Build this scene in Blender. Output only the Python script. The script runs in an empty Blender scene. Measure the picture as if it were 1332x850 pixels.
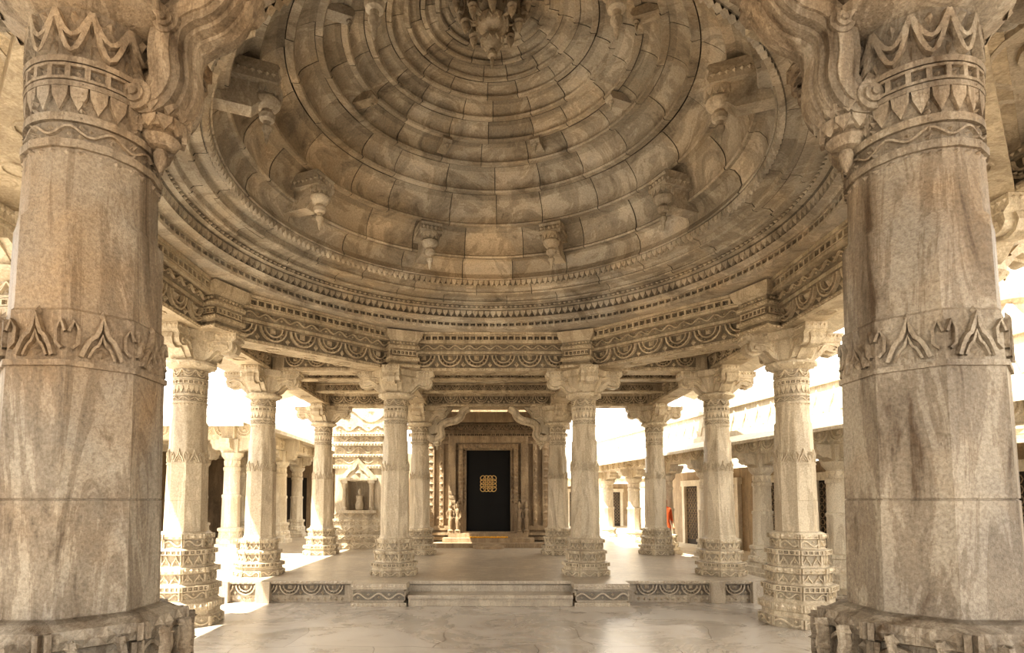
import bpy, math, random
from mathutils import Vector, Matrix
random.seed(7)
pi=math.pi; T22=math.tan(pi/8)
scene=bpy.context.scene

# ------------------------------------------------------------------ materials
def stone(name, cA, cB, cC, rough=0.6, bump=0.25, carve=0.0, streak=0.5, scale=1.0, spec=0.35, mul=.74, sc2=(3.2,3.2,.55), warm=None, speck=.6, tg=.56):
    cA=tuple(x*mul for x in cA); cB=tuple(x*mul for x in cB); cC=tuple(x*mul*.75 for x in cC)
    m=bpy.data.materials.new(name); m.use_nodes=True
    nt=m.node_tree; N=nt.nodes; L=nt.links
    b=N['Principled BSDF']
    geo=N.new('ShaderNodeNewGeometry'); oi=N.new('ShaderNodeObjectInfo')
    off=N.new('ShaderNodeVectorMath'); off.operation='MULTIPLY_ADD'
    comb=N.new('ShaderNodeCombineXYZ')
    for i in range(3): L.new(oi.outputs['Random'],comb.inputs[i])
    off.inputs[1].default_value=(17,23,31); L.new(comb.outputs[0],off.inputs[0]); L.new(geo.outputs['Position'],off.inputs[2])
    def noise(sc,det=6,rou=.6,dist=0,vec=None):
        n=N.new('ShaderNodeTexNoise'); n.inputs['Scale'].default_value=sc; n.inputs['Detail'].default_value=det
        n.inputs['Roughness'].default_value=rou; n.inputs['Distortion'].default_value=dist
        L.new(vec or off.outputs[0],n.inputs['Vector']); return n
    def ramp(src,p0,p1,c0=(0,0,0,1),c1=(1,1,1,1)):
        r=N.new('ShaderNodeValToRGB'); r.color_ramp.elements[0].position=p0; r.color_ramp.elements[1].position=p1
        r.color_ramp.elements[0].color=c0; r.color_ramp.elements[1].color=c1; L.new(src,r.inputs[0]); return r
    def mix(f,a,c,bt='MIX'):
        x=N.new('ShaderNodeMix'); x.data_type='RGBA'; x.blend_type=bt
        if hasattr(f,'links'): L.new(f,x.inputs[0])
        else: x.inputs[0].default_value=f
        for s,i in ((a,6),(c,7)):
            if hasattr(s,'links'): L.new(s,x.inputs[i])
            else: x.inputs[i].default_value=(*s,1)
        return x.outputs[2]
    n1=noise(1.1*scale,6,.62,.5); r1=ramp(n1.outputs[0],.38,.62)
    c=mix(r1.outputs[0],cA,cB)
    if warm:
        nw=noise(.7*scale,4,.6,.3); rw=ramp(nw.outputs['Color'],.46,.62)
        c=mix(rw.outputs[0],c,tuple(x*mul for x in warm))
    st=N.new('ShaderNodeMapping'); st.inputs['Scale'].default_value=sc2; L.new(off.outputs[0],st.inputs[0])
    n2=noise(1.3*scale,7,.68,1.2,st.outputs[0]); r2=ramp(n2.outputs[0],.46,.66)
    sm=N.new('ShaderNodeMath'); sm.operation='MULTIPLY'; sm.inputs[1].default_value=streak; L.new(r2.outputs[0],sm.inputs[0])
    c=mix(sm.outputs[0],c,cC)
    rv=N.new('ShaderNodeValToRGB'); e=rv.color_ramp.elements; e[0].position=.46; e[0].color=(1,1,1,1); e[1].position=.54; e[1].color=(1,1,1,1); x=e.new(.5); x.color=(.66,.60,.54,1)
    L.new(n2.outputs[0],rv.inputs[0]); c=mix(.5,c,rv.outputs[0],'MULTIPLY')
    n3=noise(55*scale,4,.75); r3=ramp(n3.outputs[0],.34,.66,(.6,.56,.51,1),(1.2,1.18,1.15,1))
    c=mix(speck,c,r3.outputs[0],'MULTIPLY')
    at=N.new('ShaderNodeAttribute'); at.attribute_name='tone'  # per-face tone: block variation plus painted recess shade
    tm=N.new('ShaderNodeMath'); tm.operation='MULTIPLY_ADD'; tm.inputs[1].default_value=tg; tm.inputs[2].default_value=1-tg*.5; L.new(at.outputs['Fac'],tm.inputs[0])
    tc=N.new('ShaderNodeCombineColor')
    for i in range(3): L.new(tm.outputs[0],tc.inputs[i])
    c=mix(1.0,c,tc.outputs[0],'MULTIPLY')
    L.new(c,b.inputs['Base Color'])
    b.inputs['Roughness'].default_value=rough; b.inputs['Specular IOR Level'].default_value=spec
    bm=N.new('ShaderNodeBump'); bm.inputs['Strength'].default_value=bump; bm.inputs['Distance'].default_value=.015
    src=n3.outputs[0]
    if carve>0:
        vo=N.new('ShaderNodeTexVoronoi'); vo.feature='F1'; vo.inputs['Scale'].default_value=26; L.new(off.outputs[0],vo.inputs['Vector'])
        mm=N.new('ShaderNodeMath'); mm.operation='MULTIPLY_ADD'; mm.inputs[1].default_value=-carve; L.new(vo.outputs['Distance'],mm.inputs[0]); L.new(src,mm.inputs[2]); src=mm.outputs[0]
    L.new(src,bm.inputs['Height']); L.new(bm.outputs[0],b.inputs['Normal'])
    return m
def plain(name,col,rough=.5,metal=0):
    m=bpy.data.materials.new(name); m.use_nodes=True; nt=m.node_tree; b=nt.nodes['Principled BSDF']
    n=nt.nodes.new('ShaderNodeTexNoise'); n.inputs['Scale'].default_value=30
    r=nt.nodes.new('ShaderNodeValToRGB'); r.color_ramp.elements[0].color=(*[x*.8 for x in col],1); r.color_ramp.elements[1].color=(*[min(1,x*1.15) for x in col],1)
    nt.links.new(n.outputs[0],r.inputs[0]); nt.links.new(r.outputs[0],b.inputs['Base Color'])
    b.inputs['Roughness'].default_value=rough; b.inputs['Metallic'].default_value=metal
    return m

M_pil =stone('pillar_marble',(.76,.67,.52),(.64,.56,.43),(.32,.24,.155),.45,.3,0,.65,mul=.9,tg=.45)
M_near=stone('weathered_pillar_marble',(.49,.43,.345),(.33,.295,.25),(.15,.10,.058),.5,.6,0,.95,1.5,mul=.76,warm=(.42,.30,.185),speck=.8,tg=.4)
M_carv=stone('carved_marble',(.68,.58,.43),(.52,.445,.335),(.24,.17,.10),.55,.4,.8,.6,mul=.86)
M_dome=stone('dome_marble',(.64,.58,.48),(.46,.42,.36),(.20,.16,.115),.5,.35,0,.78,.9,mul=.88,sc2=(1.3,1.3,1.3),warm=(.60,.49,.35))
M_ceil=stone('ceiling_marble',(.68,.61,.49),(.58,.51,.41),(.28,.21,.14),.5,.25,0,.5,mul=.85)
M_wall=stone('wall_sandstone',(.50,.39,.26),(.37,.29,.20),(.16,.11,.07),.65,.5,.8,.5,mul=.9)
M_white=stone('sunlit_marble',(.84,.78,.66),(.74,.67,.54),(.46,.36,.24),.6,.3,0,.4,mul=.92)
M_plat=stone('platform_marble',(.66,.585,.47),(.54,.475,.39),(.34,.27,.2),.32,.12,0,.45,1.0,.5,mul=.84)
M_black=plain('black_door',(.003,.0026,.0022),.8)
M_gold=plain('golden_lattice',(.62,.40,.15),.4,.5)
M_dark=plain('dark_recess',(.05,.04,.03),.8)
M_orange=plain('orange_cloth',(.62,.13,.04),.8)
M_cotton=plain('white_cotton',(.6,.55,.48),.9)
M_skin=plain('skin',(.35,.19,.11),.6)
M_hair=plain('hair',(.02,.015,.01),.6)
M_flower=plain('marigold',(.9,.45,.04),.8)

def floor_mat():
    m=bpy.data.materials.new('floor_marble'); m.use_nodes=True; nt=m.node_tree;N=nt.nodes;L=nt.links;b=N['Principled BSDF']
    geo=N.new('ShaderNodeNewGeometry')
    dn=N.new('ShaderNodeTexNoise'); dn.inputs['Scale'].default_value=.55; dn.inputs['Detail'].default_value=2; L.new(geo.outputs['Position'],dn.inputs['Vector'])
    ad=N.new('ShaderNodeVectorMath'); ad.operation='MULTIPLY_ADD'; ad.inputs[1].default_value=(1.2,1.2,0); L.new(dn.outputs['Color'],ad.inputs[0]); L.new(geo.outputs['Position'],ad.inputs[2])
    br=N.new('ShaderNodeTexBrick'); br.inputs['Scale'].default_value=1.0; br.inputs['Brick Width'].default_value=1.6; br.inputs['Row Height'].default_value=1.0
    br.inputs['Mortar Size'].default_value=.007; br.inputs['Mortar Smooth'].default_value=.3; br.inputs['Color1'].default_value=(.52,.485,.44,1); br.inputs['Color2'].default_value=(.44,.41,.37,1); br.inputs['Mortar'].default_value=(.24,.205,.17,1)
    br.offset=.4; L.new(ad.outputs[0],br.inputs['Vector'])
    n=N.new('ShaderNodeTexNoise'); n.inputs['Scale'].default_value=1.1; n.inputs['Detail'].default_value=9; n.inputs['Roughness'].default_value=.66; n.inputs['Distortion'].default_value=.9; L.new(geo.outputs['Position'],n.inputs['Vector'])
    r=N.new('ShaderNodeValToRGB'); e=r.color_ramp.elements; e[0].position=.3; e[0].color=(.6,.56,.52,1); e[1].position=.65; e[1].color=(1.12,1.1,1.07,1)
    x=e.new(.485); x.color=(.93,.90,.86,1); x=e.new(.5); x.color=(.72,.65,.57,1); x=e.new(.515); x.color=(.98,.95,.92,1)
    L.new(n.outputs[0],r.inputs[0])
    mx=N.new('ShaderNodeMix'); mx.data_type='RGBA'; mx.blend_type='MULTIPLY'; mx.inputs[0].default_value=.9; L.new(br.outputs['Color'],mx.inputs[6]); L.new(r.outputs[0],mx.inputs[7])
    L.new(mx.outputs[2],b.inputs['Base Color'])
    rr=N.new('ShaderNodeMapRange'); rr.inputs['To Min'].default_value=.14; rr.inputs['To Max'].default_value=.42; L.new(n.outputs[0],rr.inputs[0]); L.new(rr.outputs[0],b.inputs['Roughness'])
    bm=N.new('ShaderNodeBump'); bm.inputs['Strength'].default_value=.2; bm.inputs['Distance'].default_value=.01; L.new(br.outputs['Fac'],bm.inputs['Height']); bm.invert=True; L.new(bm.outputs[0],b.inputs['Normal'])
    return m
M_floor=floor_mat()

# ------------------------------------------------------------------ mesh builder
REC_SHADE=-.5; ORN=.8  # relief shading painted into the tone: dark recesses, lighter ornaments
class MB:
    def __init__(s): s.v=[];s.f=[];s.t=[];s.m=[];s.tone=.5;s.mi=0
    def add(s,vs,fs,tones=None):
        o=len(s.v); s.v.extend(vs)
        for q,f in enumerate(fs): s.f.append([i+o for i in f]); s.t.append(tones[q] if tones else s.tone); s.m.append(s.mi)
    def box(s,x0,x1,y0,y1,z0,z1):
        vs=[(x,y,z) for z in (z0,z1) for x,y in ((x0,y0),(x1,y0),(x1,y1),(x0,y1))]
        s.add(vs,[(3,2,1,0),(4,5,6,7),(0,1,5,4),(1,2,6,5),(2,3,7,6),(3,0,4,7)])
    def loft(s,rings,cap0=True,cap1=True,tones=None):
        n=len(rings[0]); vs=[p for r in rings for p in r]; fs=[]; ts=[]
        for k in range(len(rings)-1):
            for i in range(n):
                j=(i+1)%n; fs.append((k*n+i,k*n+j,(k+1)*n+j,(k+1)*n+i)); ts.append(tones[k] if tones else s.tone)
        if cap0: fs.append(tuple(range(n-1,-1,-1))); ts.append(s.tone)
        if cap1: fs.append(tuple((len(rings)-1)*n+i for i in range(n))); ts.append(s.tone)
        s.add(vs,fs,ts)
    def lathe(s,prof,N=48,c=(0,0),rot=0,cap=True,tones=None):
        rings=[]
        for p in prof:
            z,a=p[0],p[1]; n=p[2] if len(p)>2 else 0
            ring=[]
            for i in range(N):
                t=2*pi*i/N
                if n==0: r=a
                else:
                    o=0 if n==16 else pi/n
                    r=a/math.cos(((t+o)%(2*pi/n))-pi/n)
                ring.append((c[0]+r*math.cos(t+rot),c[1]+r*math.sin(t+rot),z))
            rings.append(ring)
        s.loft(rings,cap,cap,tones)
    def fbox(s,P,x0,x1,y0,y1,d0,d1):
        vs=[P(x,y,d) for d in (d0,d1) for x,y in ((x0,y0),(x1,y0),(x1,y1),(x0,y1))]
        s.add(vs,[(4,5,6,7),(0,1,5,4),(1,2,6,5),(2,3,7,6),(3,0,4,7)])
    def back(s,P,x0,x1,y0,y1,n=1,d=.002):   # recessed ground of a frieze, shade painted in as a dark tone
        o=s.tone; s.tone=REC_SHADE
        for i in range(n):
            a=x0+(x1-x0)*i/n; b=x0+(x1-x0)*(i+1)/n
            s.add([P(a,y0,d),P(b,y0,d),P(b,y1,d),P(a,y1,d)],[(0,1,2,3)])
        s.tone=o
    def stud(s,P,x,y,w,h,d,diamond=False):
        if diamond: b=[(x-w/2,y),(x,y-h/2),(x+w/2,y),(x,y+h/2)]
        else: b=[(x-w/2,y-h/2),(x+w/2,y-h/2),(x+w/2,y+h/2),(x-w/2,y+h/2)]
        s.add([P(a,c,0) for a,c in b]+[P(x,y,d)],[(0,1,4),(1,2,4),(2,3,4),(3,0,4)])
    def ribbon(s,P,pts,w,d,closed=False):
        n=len(pts); vs=[]
        for i,(x,y) in enumerate(pts):
            a=pts[(i-1)%n] if (closed or i>0) else pts[i]; b=pts[(i+1)%n] if (closed or i<n-1) else pts[i]
            tx,ty=b[0]-a[0],b[1]-a[1]; l=math.hypot(tx,ty) or 1; nx,ny=-ty/l*w/2,tx/l*w/2
            vs+= [P(x+nx,y+ny,-.002),P(x+nx*.7,y+ny*.7,d),P(x-nx*.7,y-ny*.7,d),P(x-nx,y-ny,-.002)]
        fs=[]
        for i in range(n if closed else n-1):
            j=(i+1)%n
            for k in range(3): fs.append((i*4+k,j*4+k,j*4+k+1,i*4+k+1))
        s.add(vs,fs)
    def extr(s,P,poly,w):
        n=len(poly)
        s.add([P(x,-w/2,z) for x,z in poly]+[P(x,w/2,z) for x,z in poly],
              [tuple(range(n)),tuple(range(2*n-1,n-1,-1))]+[((i+1)%n,i,n+i,n+(i+1)%n) for i in range(n)])
    def mesh(s,name,mats,angle=38):
        me=bpy.data.meshes.new(name); me.from_pydata(s.v,[],s.f); me.update()
        a=me.attributes.new('tone','FLOAT','FACE'); a.data.foreach_set('value',s.t)
        for m in (mats if isinstance(mats,(list,tuple)) else [mats]): me.materials.append(m)
        me.polygons.foreach_set('material_index',s.m)
        me.shade_smooth(); me.set_sharp_from_angle(angle=math.radians(angle))
        return me
    def obj(s,name,mats,loc=(0,0,0),rot=0,angle=38):
        return put(name,s.mesh(name,mats,angle),loc,rot)
def put(name,me,loc=(0,0,0),rot=0,sc=(1,1,1)):
    o=bpy.data.objects.new(name,me); o.location=loc; o.rotation_euler=(0,0,rot); o.scale=sc
    scene.collection.objects.link(o); return o

def flat(o,u,n):
    o=Vector(o);u=Vector(u).normalized();n=Vector(n).normalized()
    return lambda x,y,d:(o.x+u.x*x+n.x*d,o.y+u.y*x+n.y*d,o.z+y+u.z*x+n.z*d)
def octface(a,k,rot=0):
    p=k*pi/4+rot; return flat((a*math.cos(p),a*math.sin(p),0),(-math.sin(p),math.cos(p),0),(math.cos(p),math.sin(p),0))
def cyl(r,sgn=1,ph=0): return lambda x,y,d:((r+sgn*d)*math.cos(x/r+ph),(r+sgn*d)*math.sin(x/r+ph),y)

# ------------------------------------------------------------------ friezes
def orn(fn):
    def g(mb,*a,**k):
        o=mb.tone; mb.tone=ORN; fn(mb,*a,**k); mb.tone=o
    return g
@orn
def f_lattice(mb,P,x0,x1,y0,y1,step=.09,d=.03,bk=True):
    h=y1-y0
    nn=max(1,round((x1-x0)/step)); st=(x1-x0)/nn
    for i in range(nn):
        a=x0+i*st
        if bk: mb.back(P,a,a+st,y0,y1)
        mb.fbox(P,a,a+st,y0,y0+h*.17,0,d); mb.fbox(P,a,a+st,y1-h*.17,y1,0,d)
        mb.fbox(P,a+st*.02,a+st*.3,y0+h*.15,y1-h*.15,0,d*.9)
        mb.stud(P,a+st*.65,y0+h*.5,st*.4,h*.45,d*.8,True)
@orn
def f_scallop(mb,P,x0,x1,y0,y1,d=.03,bk=True):
    h=y1-y0; nn=max(1,round((x1-x0)/(2.1*h))); st=(x1-x0)/nn
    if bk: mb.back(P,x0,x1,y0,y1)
    for i in range(nn):
        c=x0+(i+.5)*st
        for r,w in ((h*.93,h*.15),(h*.62,h*.12)):
            mb.ribbon(P,[(c-r*math.cos(t*pi/8),y1-r*math.sin(t*pi/8)) for t in range(9)],w,d)
        mb.stud(P,c,y1-h*.2,h*.42,h*.4,d*1.3)
        for t in range(1,8,1):
            a=t*pi/8; mb.stud(P,c-h*.78*math.cos(a),y1-h*.78*math.sin(a),h*.13,h*.13,d)
        mb.stud(P,x0+i*st,y0+h*.25,h*.4,h*.5,d,True)
@orn
def f_teeth(mb,P,x0,x1,y0,y1,step=.07,d=.025):
    nn=max(1,round((x1-x0)/step)); st=(x1-x0)/nn
    for i in range(nn):
        a=x0+i*st; m=a+st/2
        vs=[P(a+.05*st,y1,0),P(a+.05*st,y1,d),P(a+.95*st,y1,d),P(a+.95*st,y1,0),P(a+.1*st,(y0*.4+y1*.6),d),P(a+.9*st,(y0*.4+y1*.6),d),P(m,y0,d*.7),P(m,y0,-.01),P(a,(y0*.4+y1*.6),-.01),P(a+st,(y0*.4+y1*.6),-.01)]
        mb.add(vs,[(1,4,5,2),(4,6,5),(1,0,8,4),(4,8,7,6),(2,5,9,3),(5,6,7,9),(0,1,2,3)])
@orn
def f_scroll(mb,P,x0,x1,y0,y1,d=.022):
    h=y1-y0; nn=max(1,round((x1-x0)/(1.3*h))); st=(x1-x0)/nn; yc=(y0+y1)/2
    pts=[]
    for i in range(nn*6+1):
        x=x0+i*st/6; pts.append((x,yc+h*.34*math.sin(i/6*pi)))
    mb.ribbon(P,pts,h*.2,d)
    for i in range(nn): mb.stud(P,x0+(i+.5)*st,yc-(h*.18 if i%2==0 else -h*.18),h*.42,h*.36,d*1.1,True)
@orn
def f_studs(mb,P,x0,x1,y0,y1,step=.07,d=.02,diamond=True):
    nn=max(1,round((x1-x0)/step)); st=(x1-x0)/nn
    for i in range(nn): mb.stud(P,x0+(i+.5)*st,(y0+y1)/2,st*.85,(y1-y0)*.95,d,diamond)
@orn
def f_garland(mb,P,x0,x1,y0,y1,n,d=.02):
    st=(x1-x0)/n; h=y1-y0
    for i in range(n):
        a=x0+i*st
        for hh in (1,.62): mb.ribbon(P,[(a+st*t/8,y1-h*.1-h*.85*hh*math.sin(pi*t/8)) for t in range(9)],h*.12,d)
        mb.stud(P,a,y1-h*.35,st*.14,h*.5,d*1.4,True); mb.stud(P,a,y0+h*.15,st*.1,h*.3,d,True)
        mb.stud(P,a+st/2,y1-h*.2,st*.3,h*.3,d*1.2,True)
def ogee(c,y0,w,h):
    r=[]
    for t in range(13):
        u=t/12; x=c-w/2+w*u; k=1-abs(2*u-1)
        y=y0+h*(.5*math.sin(min(1,k*1.6)*pi/2)+.5*max(0,(k-.6)/.4)**1.6); r.append((x,y))
    return r

# ------------------------------------------------------------------ pillars
TOP=3.83
def strut(mb,ang,reach=.95,z0=2.98,z1=3.8,w=.2,th=.12):
    c,s_=math.cos(ang),math.sin(ang)
    P=lambda x,y,z:(c*x-s_*y,s_*x+c*y,z)
    H=z1-z0
    path=[(.17,.22),(.26,.13),(.37,.14),(.44,.24),(.42,.38),(.45,.52),(.57,.60),(.70,.64),(.80,.74),(.84,.88),(.95,.99)]
    path=[(.17+(x-.17)*(reach-.17)/.78,z0+z*H) for x,z in path]
    sm=[]
    for i in range(len(path)-1):
        p0=path[max(0,i-1)];p1=path[i];p2=path[i+1];p3=path[min(len(path)-1,i+2)]
        for q in range(3):
            t=q/3; sm.append(tuple(.5*((2*p1[k])+(-p0[k]+p2[k])*t+(2*p0[k]-5*p1[k]+4*p2[k]-p3[k])*t*t+(-p0[k]+3*p1[k]-3*p2[k]+p3[k])*t**3) for k in (0,1)))
    sm.append(path[-1])
    def thick(path,th,w,tone):
        up=[];dn=[]
        for i,(x,z) in enumerate(path):
            a=path[max(0,i-1)];b=path[min(len(path)-1,i+1)]; tx,tz=b[0]-a[0],b[1]-a[1]; l=math.hypot(tx,tz); nx,nz=-tz/l*th/2,tx/l*th/2
            up.append((x+nx,z+nz));dn.append((x-nx,z-nz))
        rings=[[P(u[0],-w/2,u[1]),P(u[0],w/2,u[1]),P(d[0],w/2,d[1]),P(d[0],-w/2,d[1])] for u,d in zip(up,dn)]
        mb.tone=tone; mb.loft(rings); mb.tone=.5
    thick(sm,th,w,.2); thick(sm,th*1.3,w*.66,.5); thick(sm,th*1.55,w*.24,ORN); thick(sm,th*.45,w*1.1,ORN)
    mb.tone=0
    mb.extr(P,[(.15,z0+.22*H),(.34*reach/.95,z0+.3*H),(.34*reach/.95,z0+.55*H),(.5*reach/.95,z0+.72*H),(.66*reach/.95,z0+.99*H),(.15,z0+.99*H)],w*.5)
    mb.tone=.6
    for (x,z),r in ((path[1],.06),(path[5],.05),(path[8],.045)):
        for ww,rr in ((w*1.17,r),(w*1.28,r*.6),(w*1.38,r*.25)):
            ring=lambda y:[P(x-rr*math.cos(t*pi/8),y,z+rr*math.sin(t*pi/8)) for t in range(16)]
            mb.loft([ring(ww/2),ring(-ww/2)][::-1])
    px=path[2][0]-.02
    pr=[(z0-.15,.004),(z0-.12,.02),(z0-.08,.028),(z0-.06,.022),(z0-.055,.05),(z0-.02,.072),(z0,.06),(z0+.005,.082),(z0+.04,.09),(z0+.05,.07),(z0+.06,.10),(z0+.10,.105),(z0+.12,.08),(z0+.2,.08)]
    mb.lathe([(a,b,0) for a,b in pr],24,(c*px,s_*px))
    mb.tone=.5
    for r_,za,zb_ in ((.085,z0+.005,z0+.045),(.10,z0+.06,z0+.10)):
        f_teeth(mb,lambda x,y,d,r_=r_:(c*px+(r_+d)*math.cos(x/r_),s_*px+(r_+d)*math.sin(x/r_),y),0,2*pi*r_,za-.02,zb_,.055,.012)
    mb.tone=ORN
    for sg in (-1,1):
        Q=lambda x,y,d,sg=sg:P(x,sg*(w/2*.5+d),y)
        mb.ribbon(Q,[(.3*reach,z0+.75*H),(.36*reach,z0+.86*H),(.46*reach,z0+.88*H),(.5*reach,z0+.8*H),(.44*reach,z0+.76*H)],.025,.03)
        mb.ribbon(Q,[(.22,z0+.6*H),(.3*reach,z0+.66*H),(.3*reach,z0+.52*H)],.02,.03)
    mb.tone=.5

def pillar_mesh(name,zf,k=1.0,struts=(),mat=None,top=TOP,near=False):
    mb=MB(); prof=[]
    if zf<.1:
        zb=1.2
        base=[(0,.46),(.13,.46),(.15,.43),(.19,.43),(.21,.455),(.30,.455),(.32,.41),(.35,.39),(.44,.385),(.45,.42),(.52,.42),(.53,.385),(.56,.36),(.66,.355),(.68,.40),(.745,.40),(.75,.35),(.78,.335),(.90,.33),(.91,.365),(.97,.365),(.98,.325),(1.0,.30),(1.1,.295),(1.11,.325),(1.17,.325),(1.19,.285),(zb,.262)]
        bands=[(.21,.30,.455,'studs'),(.35,.44,.388,'scroll'),(.45,.52,.42,'lat'),(.56,.66,.358,'arch'),(.68,.745,.40,'studs'),(.78,.90,.334,'arch'),(.91,.97,.365,'lat'),(1.0,1.1,.298,'scroll'),(1.11,1.17,.325,'studs'),(.01,.12,.46,'scroll')]
    else:
        zb=1.02-zf
        base=[(0,.40),(.10,.40),(.11,.375),(.15,.37),(.16,.395),(.22,.395),(.23,.34),(.26,.325),(.36,.32),(.37,.35),(.42,.35),(.43,.31),(.45,.29),(.54,.285),(.55,.315),(.61,.315),(.63,.27),(zb,.25)]
        bands=[(.16,.22,.395,'lat'),(.26,.36,.323,'arch'),(.37,.42,.35,'studs'),(.45,.54,.288,'arch'),(.55,.61,.315,'studs'),(.01,.09,.40,'scroll')]
    prof+=[(z,a*k,8) for z,a in base]
    u=.08 if near else 0
    S=[(1.2,.25,8),(1.60,.2445,8),(1.602,.239,8),(1.606,.239,8),(1.608,.244,8),(2.07,.238,8),(2.07,.247,8),(2.09,.247,8),(2.09,.237,8),(2.27,.232,8),(2.28,.224,8),(2.62,.220,8),(2.65,.213,16),(2.88,.208,16),(2.88,.220,16),(2.91,.220,16),(2.91,.207,0),(2.98,.206,0),(2.98,.219,0),(3.01,.219,0),(3.01,.204,0),(3.11,.204,0),(3.11,.222,0),(3.13,.222,0),(3.13,.208,0),(3.20,.208,0),(3.20,.225,0),(3.22,.228,0),(3.23,.205,0),(3.34+u,.21,0),(3.35+u,.24,0),(3.38+u,.295,0),(3.40+u,.325,0),(3.43+u,.33,0),(3.44+u,.28,0),(3.46+u,.26,8),(3.50+u,.26,8)]
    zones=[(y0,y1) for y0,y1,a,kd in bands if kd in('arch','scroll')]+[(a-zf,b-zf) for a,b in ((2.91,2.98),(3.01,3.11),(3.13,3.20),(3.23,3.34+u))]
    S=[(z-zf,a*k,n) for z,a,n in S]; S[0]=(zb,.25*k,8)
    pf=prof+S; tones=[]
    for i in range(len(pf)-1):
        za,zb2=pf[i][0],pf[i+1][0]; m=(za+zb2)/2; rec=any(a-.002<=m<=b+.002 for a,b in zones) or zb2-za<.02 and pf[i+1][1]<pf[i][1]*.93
        tones.append(-.15 if rec else .5)  # recessed bands get a darker tone as painted shade
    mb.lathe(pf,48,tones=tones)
    for y0,y1,a,kd in bands:
        a*=k; w=a*T22*.96
        for f in range(8):
            P=octface(a,f)
            if kd=='studs': f_studs(mb,P,-w,w,y0,y1,.075,.02)
            elif kd=='scroll': f_scroll(mb,P,-w,w,y0,y1,.018)
            elif kd=='lat': f_lattice(mb,P,-w,w,y0,y1,.07,.018)
            else:
                mb.tone=ORN
                for q in range(2):
                    cx=-w/2+q*w; mb.ribbon(P,ogee(cx,y0,w*.8,(y1-y0)*.92),.018,.018); mb.stud(P,cx,(y0*.6+y1*.4),w*.32,(y1-y0)*.5,.018,True)
            mb.tone=.6
            mb.fbox(P,-w*1.04,-w*.9,y0,y1,0,.022); mb.fbox(P,w*.9,w*1.04,y0,y1,0,.022); mb.tone=.5
    if near:
        mb.tone=.6
        for f in range(8):
            P=octface(.355*k,f)
            for x in (-.07,.07):
                mb.ribbon(P,[(x+.008*math.sin(i*2.2),.79+i*.032) for i in range(12)],.026,.035)
                for z in (.86,1.03,1.12): mb.stud(P,x,z,.05,.05,.05,True)
        mb.tone=.5
    mb.tone=.6
    for f in range(8):
        a=.236*k; w=a*T22*.98; P=octface(a,f)
        mb.ribbon(P,ogee(0,2.105-zf,w*1.25,.15),.02,.018); mb.ribbon(P,ogee(0,2.105-zf,w*.8,.09),.012,.014)
        mb.stud(P,0,2.265-zf,.025,.04,.016,True); mb.stud(P,0,2.125-zf,.05,.04,.014,True)
        for q in (-1,1):
            mb.ribbon(P,[(q*w,2.19-zf),(q*w*.86,2.23-zf),(q*w*.7,2.20-zf),(q*w*.72,2.15-zf),(q*w*.9,2.13-zf)],.014,.014)
    mb.tone=.5
    r=.205*k
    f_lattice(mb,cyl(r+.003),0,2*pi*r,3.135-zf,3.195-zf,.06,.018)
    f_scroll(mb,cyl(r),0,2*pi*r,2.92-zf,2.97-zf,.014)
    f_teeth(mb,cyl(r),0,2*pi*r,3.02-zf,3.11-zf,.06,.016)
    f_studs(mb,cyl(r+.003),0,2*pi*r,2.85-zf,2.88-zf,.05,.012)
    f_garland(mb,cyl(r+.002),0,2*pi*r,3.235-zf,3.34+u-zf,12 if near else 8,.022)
    mb.tone=ORN
    for i in range(8):
        a=i*pi/4+pi/8
        for q in range(9 if near else 6): mb.stud(cyl(r),a*r,3.12-zf-q*.032,.028,.028,.024,True)
    for i in range(16):
        a=i*pi/8; mb.stud(cyl(.31*k),a*.31*k,3.395+u-zf,.07,.05,.02,True)
    mb.tone=.5
    t=top-zf; z=t-.36; sq=(t-(3.45-zf+u))/(t-z)
    for f in range(4):
        a=f*pi/2; c,s_=math.cos(a),math.sin(a); P=lambda x,y,zz,c=c,s_=s_:(c*x-s_*y,s_*x+c*y,t-(t-zz)*sq)
        poly=[(0,z),(.24,z+.01),(.30,z+.04),(.36,z+.11),(.41,z+.14),(.46,z+.12),(.52,z+.11),(.58,z+.13),(.61,z+.18),(.60,z+.24),(.62,z+.26),(.65,z+.28),(.65,t),(0,t)]
        mb.extr(P,poly,.28)
        poly2=[(.2,z-.0),(.27,z+.0),(.34,z+.06),(.41,z+.11),(.47,z+.09),(.54,z+.08),(.61,z+.11),(.64,z+.18),(.62,z+.24),(.2,z+.24)]
        mb.extr(P,poly2,.13)
        for sg in (-1,1):
            Q=lambda x,y,d,P=P,sg=sg:P(x,sg*(.14+d),y)
            mb.tone=ORN
            mb.ribbon(Q,[(.3,z+.12),(.37,z+.19),(.46,z+.21),(.54,z+.19),(.55,z+.155),(.51,z+.145)],.022,.022)
            f_studs(mb,Q,.2,.64,t-.06,t-.01,.05,.018)
            mb.ribbon(Q,[(.26,z+.22),(.36,z+.25),(.6,z+.25)],.016,.018); mb.stud(Q,.3,z+.18,.07,.08,.02,True)
            mb.tone=.5
        R=lambda x,y,d,P=P:P(.65+d,x,y); f_studs(mb,R,-.13,.13,t-.06,t-.01,.055,.018)
    mb.lathe([(t-.36+u,.26*k,8),(t-.18,.31,8),(t-.12,.31,8),(t-.1,.36,8),(t,.37,8)],48)
    for a in struts: strut(mb,a[0],a[1],(a[2] if len(a)>2 else 2.98)-zf,t,a[3] if len(a)>3 else .2)
    return mb.mesh(name,mat or M_pil)
A=3.95; X1=A*T22
PZ=.34
mN_l=pillar_mesh('pillar_near_l',0,1.06,[(0,.60,3.06,.20),(pi/2,.64,3.06,.2)],M_near,near=True)
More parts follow.
